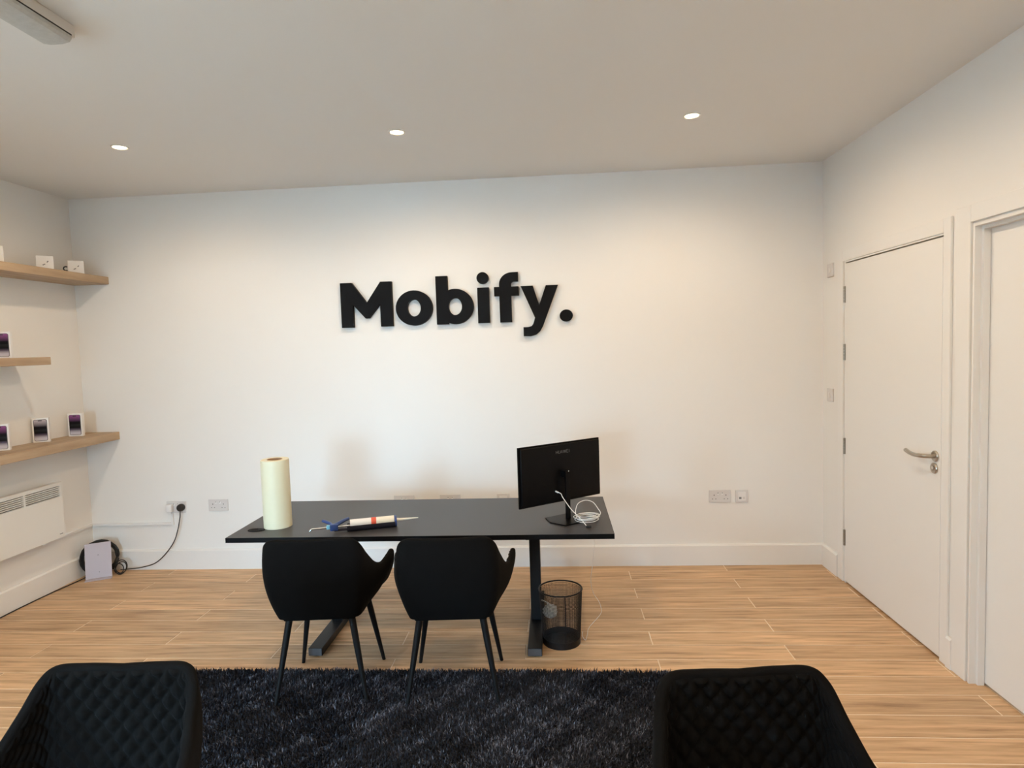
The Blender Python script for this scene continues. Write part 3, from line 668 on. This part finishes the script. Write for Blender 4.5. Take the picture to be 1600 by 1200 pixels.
merge(bm, tt); box(bm, (0.060, -0.012, 0.006), (0.128, 0.012, 0.018), 0.002); obj('cradle', bm, 'label_dark', t, 40)
bm = BM(); mt = Matrix.Translation((0.366, 0, zr + 0.001)) @ Matrix.Rotation(PI / 2, 4, 'Y')
lathe(bm, [(0.010, 0), (0.0285, 0), (0.0285, 0.012), (0.010, 0.012), (0.010, 0)], 28, mt); obj('front_collar', bm, 'blue_paint', t, 40)
bm = BM(); box(bm, (0.040, -0.014, 0.010), (0.080, 0.014, 0.044), 0.004)
pts_h = catmull([(0.066, 0.0, 0.036), (0.085, 0.020, 0.040), (0.110, 0.060, 0.042), (0.130, 0.095, 0.040)], 5); tube(bm, pts_h, [0.010] * 10 + [0.009] * (len(pts_h) - 10), 10); obj('handle', bm, 'blue_paint', t, 50)
bm = BM(); pts_h = catmull([(0.050, 0.0, 0.036), (0.040, 0.03, 0.040), (0.020, 0.062, 0.042), (0.002, 0.090, 0.042)], 5); tube(bm, pts_h, 0.008, 10); obj('trigger', bm, 'blue_paint', t, 50)
bm = BM(); box(bm, (0.022, -0.010, 0.020), (0.040, 0.010, 0.040), 0.003); obj('thumb_catch', bm, 'cyan_plastic', t)
c_ = thing('sealant_cartridge', 'white sealant cartridge with red band and long nozzle in the caulking gun', 'cartridge', gun_p, ga)
mt = Matrix.Translation((0, 0, zr + 0.006)) @ Matrix.Rotation(PI / 2, 4, 'Y')
def band(name, m, x0, x1, r, parent=c_):
    bm = BM(); lathe(bm, [(0, x0), (r - 0.0015, x0), (r, x0 + 0.001), (r, x1 - 0.001), (r - 0.0015, x1), (0, x1)], 28, mt); return obj(name, bm, m, parent, 40)
band('tube_rear', 'tube_white', 0.140, 0.248, 0.0245); band('tube_front', 'tube_cream', 0.272, 0.366, 0.0245); band('colour_band', 'band_red', 0.247, 0.273, 0.0248)
bm = BM(); lathe(bm, [(0, 0.366), (0.0095, 0.366), (0.0095, 0.386), (0.0080, 0.390), (0.0022, 0.492), (0, 0.492)], 20, mt); obj('nozzle', bm, 'tube_cream', c_, 50)
for nm, m_, x0, x1 in (('printed_label', 'label_maroon', 0.205, 0.275), ('printed_label', 'label_dark', 0.275, 0.362), ('printed_text', 'label_silver', 0.325, 0.352)):
    bm = BM(); rr_ = 0.0252 if nm == 'printed_label' else 0.0256
    a0, a1 = ((PI + 0.15, PI + 1.25) if nm == 'printed_label' else (PI + 0.45, PI + 0.95))
    g0 = [(x0, rr_ * math.cos(a_), zr + 0.006 + rr_ * math.sin(a_)) for a_ in np.linspace(a0, a1, 9)]; g1 = [(x1, *p[1:]) for p in g0]
    g2 = [(x0, 0.97 * p[1], zr + 0.006 + 0.97 * (p[2] - zr - 0.006)) for p in g0]; g3 = [(x1, *p[1:]) for p in g2]
    V = [[bm.verts.new(p) for p in g] for g in (g0, g1, g2, g3)]
    for i in range(8):
        bm.faces.new((V[0][i], V[0][i + 1], V[1][i + 1], V[1][i])); bm.faces.new((V[2][i], V[3][i], V[3][i + 1], V[2][i + 1]))
        bm.faces.new((V[0][i], V[2][i], V[2][i + 1], V[0][i + 1])); bm.faces.new((V[1][i], V[1][i + 1], V[3][i + 1], V[3][i]))
    bm.faces.new((V[0][0], V[1][0], V[3][0], V[2][0])); bm.faces.new((V[0][8], V[2][8], V[3][8], V[1][8]))
    obj(nm, bm, m_, c_, 40)

# ------------------------------------------------------------------ monitor (seen from behind)
MA = 0.633; mc = Vector((0.014, -0.997, DZ))
t = thing('computer_monitor', 'black flat monitor seen from behind on the desk', 'monitor', mc, MA)
bm = BM(); box(bm, (-0.270, -0.004, 0.087), (0.270, 0.006, 0.407), 0.002); obj('screen_panel', bm, 'monitor_black', t)
bm = BM(); box(bm, (-0.264, 0.0062, 0.098), (0.264, 0.0075, 0.401)); obj('display', bm, 'monitor_screen', t)
bm = BM(); box(bm, (-0.262, -0.018, 0.094), (0.262, -0.004, 0.400), 0.006, 3); rear = obj('rear_cover', bm, 'monitor_black', t, 40)
bm = BM(); box(bm, (-0.014, -0.066, 0.006), (0.014, -0.054, 0.265), 0.002); box(bm, (-0.014, -0.060, 0.225), (0.014, -0.016, 0.262), 0.003); obj('stand_column', bm, 'monitor_black', t)
bm = BM(); mt = Matrix.Translation((0.004, -0.0675, 0.262)) @ Matrix.Rotation(PI / 2, 4, 'X'); lathe(bm, [(0, 0.002), (0.0030, 0.002), (0.0030, 0), (0, 0)], 14, mt); obj('cable_clip_button', bm, 'chrome', t)
bm = BM(); prism_pts = [(-0.115, -0.055), (-0.085, -0.150), (0.085, -0.150), (0.115, -0.055), (0.085, 0.03), (-0.085, 0.03)]
A = [bm.verts.new((a_, b_ + 0.0, 0.0)) for a_, b_ in prism_pts]; B = [bm.verts.new((a_, b_, 0.006)) for a_, b_ in prism_pts]
bm.faces.new(A[::-1]); bm.faces.new(B)
for i in range(6): bm.faces.new((A[i], A[(i + 1) % 6], B[(i + 1) % 6], B[i]))
obj('stand_base', bm, 'monitor_black', t)
bm = BM(); hl = 0.017; adv = 0.0185; th = 0.0022     # raised letters HUAWEI
def stroke(x0, z0, x1, z1):
    d = Vector((x1 - x0, z1 - z0)); n = Vector((-d.y, d.x)).normalized() * th / 2
    prism(bm, [(x0 - n.x, z0 - n.y), (x1 - n.x, z1 - n.y), (x1 + n.x, z1 + n.y), (x0 + n.x, z0 + n.y)], -0.0188, -0.0176)
gl = {'H': ((0, 0, 0, 1), (1, 0, 1, 1), (0, .5, 1, .5)), 'U': ((0, 0.1, 0, 1), (1, 0.1, 1, 1), (0, .05, 1, .05)), 'A': ((0, 0, .5, 1), (1, 0, .5, 1), (.2, .35, .8, .35)),
      'W': ((0, 1, .25, 0), (.25, 0, .5, 1), (.5, 1, .75, 0), (.75, 0, 1, 1)), 'E': ((0, 0, 0, 1), (0, 1, 1, 1), (0, .5, .8, .5), (0, 0, 1, 0)), 'I': ((.5, 0, .5, 1),)}
x = -0.038
for ch in 'HUAWEI':
    wl = {'W': 0.017, 'I': 0.004}.get(ch, 0.0115)
    for s in gl[ch]: stroke(x + s[0] * wl, 0.352 + s[1] * hl * 0.9, x + s[2] * wl, 0.352 + s[3] * hl * 0.9)
    x += wl + 0.0045
obj('brand_lettering', bm, 'letter_grey', rear)

# white display cable: port -> coil on the desk
t = thing('white_cable', 'white cable plugged into the monitor and coiled on the desk', 'cable', (0.14, -1.06, DZ))
O = Vector((0.14, -1.06, DZ))
mr = Matrix.Rotation(MA, 4, 'Z'); port = mc + mr @ Vector((-0.047, -0.019, 0.152))
pend = Vector((0.140, -1.190, DZ + 0.006)); dirp = (mr @ Vector((0, -1, -0.1))).normalized()
bm = BM(); tube(bm, [port - O, port + dirp * 0.020 - O], 0.0045, 10); obj('connector', bm, 'cable_white', t, 50)
bm = BM(); pth = catmull([port + dirp * 0.018 - O, port + dirp * 0.045 - O, Vector((0.025, -1.10, DZ + 0.130)) - O, Vector((0.065, -1.13, DZ + 0.078)) - O, Vector((0.110, -1.155, DZ + 0.035)) - O, pend - O], 6)
tube(bm, pth, 0.0021, 8); obj('lead', bm, 'cable_white', t, 60)
bm = BM(); box(bm, pend - O + Vector((-0.004, -0.012, -0.005)), pend - O + Vector((0.022, 0.002, 0.004)), 0.001); obj('plug', bm, 'cable_black', t)
bm = BM(); pts = []
for i in range(24 * 5 + 1):
    a_ = 2 * PI * i / 24; k_ = i / 24
    pts.append(Vector((0.147 + (0.060 + 0.006 * math.sin(2.3 * k_)) * math.cos(a_) + 0.004 * math.sin(k_ * 5), -1.060 + (0.062 + 0.008 * math.sin(1.7 * k_ + 1)) * math.sin(a_), DZ + 0.0035 + 0.004 * k_ + 0.007 * (1 + math.sin(a_ + 0.6 * k_)) * (k_ / 5))) - O)
tube(bm, pts, 0.0021, 6); obj('coil', bm, 'cable_white', t, 60)
bm = BM(); pth = catmull([Vector(p) - O for p in ((0.092, -1.06, DZ + 0.020), (0.090, -1.03, DZ + 0.045), (0.105, -1.00, DZ + 0.075), (0.145, -0.985, DZ + 0.088), (0.185, -0.99, DZ + 0.078), (0.212, -1.01, DZ + 0.045), (0.222, -1.02, DZ + 0.025), (0.20, -1.04, DZ + 0.014), (0.15, -1.055, DZ + 0.016), (0.10, -1.07, DZ + 0.02))], 6)
tube(bm, pth, 0.0019, 8); obj('raised_loop', bm, 'cable_white', t, 60)
# cable that hangs behind the desk and runs over the floor
bm = BM(); O = Vector((0.21, -0.70, 0)); 
pth = catmull([Vector(p) - O for p in ((0.205, -0.72, DZ - 0.027), (0.207, -0.715, 0.52), (0.204, -0.70, 0.38), (0.190, -0.69, 0.25), (0.178, -0.68, 0.16), (0.190, -0.66, 0.075), (0.222, -0.64, 0.015), (0.232, -0.70, 0.0035), (0.224, -0.80, 0.0032), (0.150, -0.97, 0.0032), (0.135, -1.05, 0.0032), (0.122, -1.12, 0.0032), (0.108, -1.10, 0.012), (0.1085, -1.06, 0.02))], 8)
tube(bm, pth, 0.0016, 8); tag(obj('thin_cable', bm, 'cable_white', None, 60, O), 'thin white cable hanging below the desk to the floor by the bin', 'cable')

# ------------------------------------------------------------------ wire mesh bin
BX, BY, BH, RT, RB = -0.003, -1.130, 0.285, 0.112, 0.097
t = thing('waste_bin', 'black wire mesh waste bin beside the desk leg', 'bin', (BX, BY, 0))
def rad(z): return RB + (RT - RB) * z / BH
bm = BM(); nW = 100
for i in range(nW):
    a_ = 2 * PI * i / nW; tube(bm, [(rad(z) * math.cos(a_), rad(z) * math.sin(a_), z) for z in (0.03, BH - 0.004)], 0.0010, 3, cap=False)
for z in np.arange(0.035, BH - 0.006, 0.0072):
    tube(bm, [(rad(z) * math.cos(a_), rad(z) * math.sin(a_), z) for a_ in np.linspace(0, 2 * PI, 49)[:-1]], 0.0010, 3, closed=True)
o = obj('wire_mesh', bm, 'black_steel', t); o['kind'] = 'stuff'
bm = BM(); tube(bm, [((RT) * math.cos(a_), RT * math.sin(a_), BH) for a_ in np.linspace(0, 2 * PI, 57)[:-1]], 0.0042, 8, closed=True); obj('rim', bm, 'black_steel', t, 60)
bm = BM(); lathe(bm, [(0, 0.004), (RB - 0.003, 0.004), (rad(0.034) - 0.001, 0.034), (rad(0.034) + 0.001, 0.034), (RB + 0.0015, 0.0), (0, 0.0)], 56); obj('base_pan', bm, 'black_steel', t, 40)
bm = BM(); box(bm, (0.02, -rad(0.1) - 0.0015, 0.034), (0.024, -rad(0.1) + 0.002, 0.16)); box(bm, (0.02, -rad(0.22) - 0.0015, 0.16), (0.024, -rad(0.22) + 0.002, BH)); obj('seam', bm, 'black_steel', t)
bm = BM(); bmesh.ops.create_icosphere(bm, subdivisions=4, radius=0.036)
for v in bm.verts:
    n = v.co.normalized(); q = math.sin(n.x * 9 + 1) * math.sin(n.y * 11 + 2) * math.sin(n.z * 8) + 0.5 * math.sin(n.x * 23 + n.z * 19) * math.sin(n.y * 21)
    v.co = Vector((n.x * 1.05, n.y * 1.25, n.z * 0.95)) * (0.034 + 0.007 * q)
tag(obj('crumpled_bag', bm, 'bag_plastic', None, 30, (-0.060, -1.112, 0.156)), 'crumpled pale plastic bag caught inside the mesh bin', 'bag')
# the bag hangs on a twist that is tucked between two wires
tw = BM(); tube(tw, catmull([(0, 0, 0.028), (-0.014, 0.006, 0.042), (-0.03, 0.012, 0.05), (-0.046, 0.018, 0.052)], 4), [0.008] * 4 + [0.004] * 9, 7)
o = obj('twisted_end', tw, 'bag_plastic', bpy.data.objects['crumpled_bag'], 60)

# ------------------------------------------------------------------ armchairs
def make_chair():
    t = thing('armchair', 'x', 'armchair', (0, 0, 0), 0, 'black velvet armchairs')
    top = [(0, -.262, .750), (.095, -.262, .753), (.172, -.254, .752), (.207, -.226, .728), (.226, -.170, .664), (.246, -.100, .600), (.266, -.02, .568), (.283, .070, .576), (.288, .125, .580), (.280, .155, .548), (.250, .165, .480)]
    bot = [(0, -.190), (.080, -.190), (.145, -.188), (.176, -.170), (.186, -.125), (.190, -.06), (.193, 0.0), (.193, .06), (.197, .10), (.200, .130), (.202, .150)]
    per = 8
    Tc = catmull(top, per); Bc = catmull([(*b, .390) for b in bot], per)
    Tc = [Vector((-p.x, p.y, p.z)) for p in Tc[:0:-1]] + Tc; Bc = [Vector((-p.x, p.y, p.z)) for p in Bc[:0:-1]] + Bc
    nS = len(Tc); arcl = [0.0]
    for i in range(1, nS): arcl.append(arcl[-1] + (Vector((Tc[i].x, Tc[i].y, 0)) - Vector((Tc[i - 1].x, Tc[i - 1].y, 0))).length + 0.3 * abs(Tc[i].z - Tc[i - 1].z))
    mid = arcl[nS // 2]
    def outer(i, t_):
        a, b = Bc[i], Tc[i]
        p = a.lerp(b, t_); d = Vector((p.x, p.y - 0.03, 0)); d.normalize()
        return p + d * 0.11 * t_ * (1 - t_)
    def grid(nT, f): return [[f(i, j / nT) for j in range(nT + 1)] for i in range(nS)]
    def normal(i, t_):
        i0, i1 = max(i - 1, 0), min(i + 1, nS - 1); t0, t1 = max(t_ - .02, 0), min(t_ + .02, 1)
        n = (outer(i1, t_) - outer(i0, t_)).cross(outer(i, t1) - outer(i, t0)); n.normalize()
        c = outer(i, t_); 
        if n.dot(Vector((c.x, c.y - 0.03, 0))) < 0: n = -n
        return n
    TH = 0.026
    # outer shell + rim
    bm = BM(); nT = 14; rows = []
    for i in range(nS):
        edge = min(1.0, min(arcl[i], arcl[-1] - arcl[i]) / 0.03); th = TH * (0.35 + 0.65 * math.sqrt(max(0, 1 - (1 - edge) ** 2)))
        r = [outer(i, j / nT) for j in range(nT + 1)]
        n1 = normal(i, 1.0); up = (outer(i, 1) - outer(i, .95)).normalized(); c = r[-1] - n1 * th / 2
        for k in range(1, 7):
            a = PI * k / 7; r.append(c + n1 * th / 2 * math.cos(a) + up * th * 0.5 * math.sin(a))
        r.append(outer(i, 1.0) - n1 * th); r.append(outer(i, .985) - normal(i, .985) * (th + .002))
        rows.append([bm.verts.new(p) for p in r])
    for A, B in zip(rows, rows[1:]):
        for k in range(len(A) - 1): bm.faces.new((A[k], B[k], B[k + 1], A[k + 1]))
    obj('shell', bm, 'velvet', t, 180)
    # quilted inner lining, finely sampled; the stitching relaxes in the tight corners
    relax = []
    for i in range(nS):
        i0, i1 = max(i - 4, 0), min(i + 4, nS - 1)
        turn = normal(i0, .6).angle(normal(i1, .6)) / max(arcl[i1] - arcl[i0], 1e-4)
        relax.append(1 / (1 + (turn * 0.075) ** 2))
    bm = BM(); nT = 64; sub = 3; rows = []
    cu, cv = 0.050, 0.058
    for q in range((nS - 1) * sub + 1):
        i, f = divmod(q, sub); f /= sub; i2 = min(i + 1, nS - 1); u = arcl[i] * (1 - f) + arcl[i2] * f
        edge = min(1.0, min(u, arcl[-1] - u) / 0.03); th = TH * (0.35 + 0.65 * math.sqrt(max(0, 1 - (1 - edge) ** 2)))
        hgt = (Tc[i].z - .390) * (1 - f) + (Tc[i2].z - .390) * f
        r = []
        for j in range(nT + 1):
            t_ = 0.08 + 0.92 * j / nT
            p = outer(i, t_).lerp(outer(i2, t_), f); n = normal(i, t_).lerp(normal(i2, t_), f)
            v_ = (1 - t_) * 0.36 + 0.030
            a = (u - mid) / cu + v_ / cv; b = (u - mid) / cu - v_ / cv
            pil = (math.sin(PI * (a % 1.0)) * math.sin(PI * (b % 1.0))) ** 0.6
            puff = 0.015 * pil * min(1, (1 - t_) / 0.012) * (1 - 0.55 * min(1, max(0, (abs(u - mid) - 0.20) / 0.08))) if j < nT else 0
            puff *= min(1.0, max(0.0, min(u, arcl[-1] - u) - 0.03) / 0.07) * relax[i]
            r.append(p - n * (th + puff))
        rows.append([bm.verts.new(p) for p in r])
    for A, B in zip(rows, rows[1:]):
        for k in range(nT): bm.faces.new((A[k], A[k + 1], B[k + 1], B[k]))
    o = obj('quilted_lining', bm, 'velvet', t, 180); o['label'] = 'diamond quilted velvet lining'
    # seat cushion
    bm = BM(); box(bm, (-.205, -.165, .388), (.205, .225, .460), .030, 5)
    for v in bm.verts:
        k = (v.co.y + .165) / .39; v.co.x *= 0.80 + 0.20 * min(1, k * 1.6)
        if v.co.z > .43: v.co.z += 0.012 * (1 - (v.co.x / .21) ** 2) * (1 - ((v.co.y - .03) / .2) ** 2)
    obj('seat', bm, 'velvet', t, 180)
    bm = BM(); box(bm, (-.158, -.168, .374), (.158, .180, .392), .006, 2); obj('seat_base', bm, 'velvet', t, 40)
    for sx in (-1, 1):
        for (ty, by) in ((-.145, -.200), (.150, .200)):
            bm = BM(); pts = [(sx * .138, ty, .378), (sx * (.138 + .3 * .064), ty + (by - ty) * .3, .265), (sx * .202, by, 0.0)]
            tube(bm, pts, [.0155, .0145, .0085], 14); obj('leg', bm, 'leg_black', t, 50)
    return t
c1 = make_chair()
c1.location = (-1.083, -1.538, 0.0); c1.rotation_euler = (0, 0, math.radians(5)); c1['label'] = 'black armchair at the desk seen from behind, in front of the film roll'
dup(c1, (-0.492, -1.540, 0.0), math.radians(3.5), 'black armchair at the desk seen from behind, next to the mesh bin')
dup(c1, (-1.125, -3.085, 0.008), math.radians(180 + 3), 'black quilted armchair facing the viewer at the lower left')
dup(c1, (0.443, -3.100, 0.008), math.radians(180 + 5), 'black armchair facing the viewer at the lower right of the rug')

# ------------------------------------------------------------------ shaggy rug
RX0, RX1, RY0, RY1 = -1.875, 0.505, -3.25, -1.452
t = thing('shaggy_rug', 'dark navy shaggy rug under the armchairs', 'rug', ((RX0 + RX1) / 2, (RY0 + RY1) / 2, 0))
bm = BM(); cx, cy = (RX0 + RX1) / 2, (RY0 + RY1) / 2
box(bm, (RX0 - cx + .004, RY0 - cy + .004, 0.0005), (RX1 - cx - .004, RY1 - cy - .004, 0.008)); obj('backing', bm, 'rug_back', t)
N = 230000
px = RNG.uniform(RX0 - cx, RX1 - cx, N); py = RNG.uniform(RY0 - cy, RY1 - cy, N)
# the pile lies in swirls: a smooth pseudo random lean field
def field(s, ph): return np.sin(px * s + ph) * np.cos(py * s * 1.3 - ph * 2) + 0.6 * np.sin(px * s * 2.3 - py * s * 1.7 + ph * 3)
ang = 2.2 * field(2.6, 0.7) + 1.4 * field(6.1, 2.1) + RNG.normal(0, 1.3, N)
ln = RNG.uniform(0.014, 0.026, N); lean = RNG.uniform(0.1, 1.0, N)
wd = RNG.uniform(0.0012, 0.0024, N)
dx, dy = np.cos(ang), np.sin(ang); sx_, sy_ = -dy, dx
z0 = np.full(N, 0.006)
h1 = ln * 0.55; tz1 = np.cos(lean * 0.45); tr1 = np.sin(lean * 0.45); tz2 = np.cos(lean * 1.35); tr2 = np.sin(lean * 1.35)
b = np.stack([px, py, z0], 1); m1 = b + np.stack([dx * tr1 * h1, dy * tr1 * h1, tz1 * h1], 1)
tp = m1 + np.stack([dx * tr2 * ln * .5, dy * tr2 * ln * .5, tz2 * ln * .5], 1)
side = np.stack([sx_, sy_, np.zeros(N)], 1) * wd[:, None]
V = np.stack([b - side, b + side, m1 - side * 1.15, m1 + side * 1.15, tp], 1).reshape(-1, 3)
base = np.arange(N)[:, None] * 5
F = np.concatenate([base + [0, 1, 3], base + [0, 3, 2], base + [2, 3, 4]], 1).reshape(-1)
me = bpy.data.meshes.new('pile'); me.vertices.add(len(V)); me.vertices.foreach_set('co', V.astype(np.float32).ravel())
nf = len(F) // 3; me.loops.add(len(F)); me.loops.foreach_set('vertex_index', F.astype(np.int32)); me.polygons.add(nf)
me.polygons.foreach_set('loop_start', np.arange(0, len(F), 3, dtype=np.int32)); me.update(calc_edges=True)
yarn = np.clip(RNG.normal(0.40, 0.22, N) + 0.10 * field(3.3, 1.9) + 0.13 * field(17.0, 0.4) + 0.10 * field(41.0, 2.9), 0, 1)
at = me.attributes.new('yarn', 'FLOAT', 'POINT'); at.data.foreach_set('value', np.repeat(yarn, 5).astype(np.float32))
me.materials.append(MAT['rug_yarn']); me.validate()
o = bpy.data.objects.new('pile', me); COL.objects.link(o); o.parent = t; o['kind'] = 'stuff'
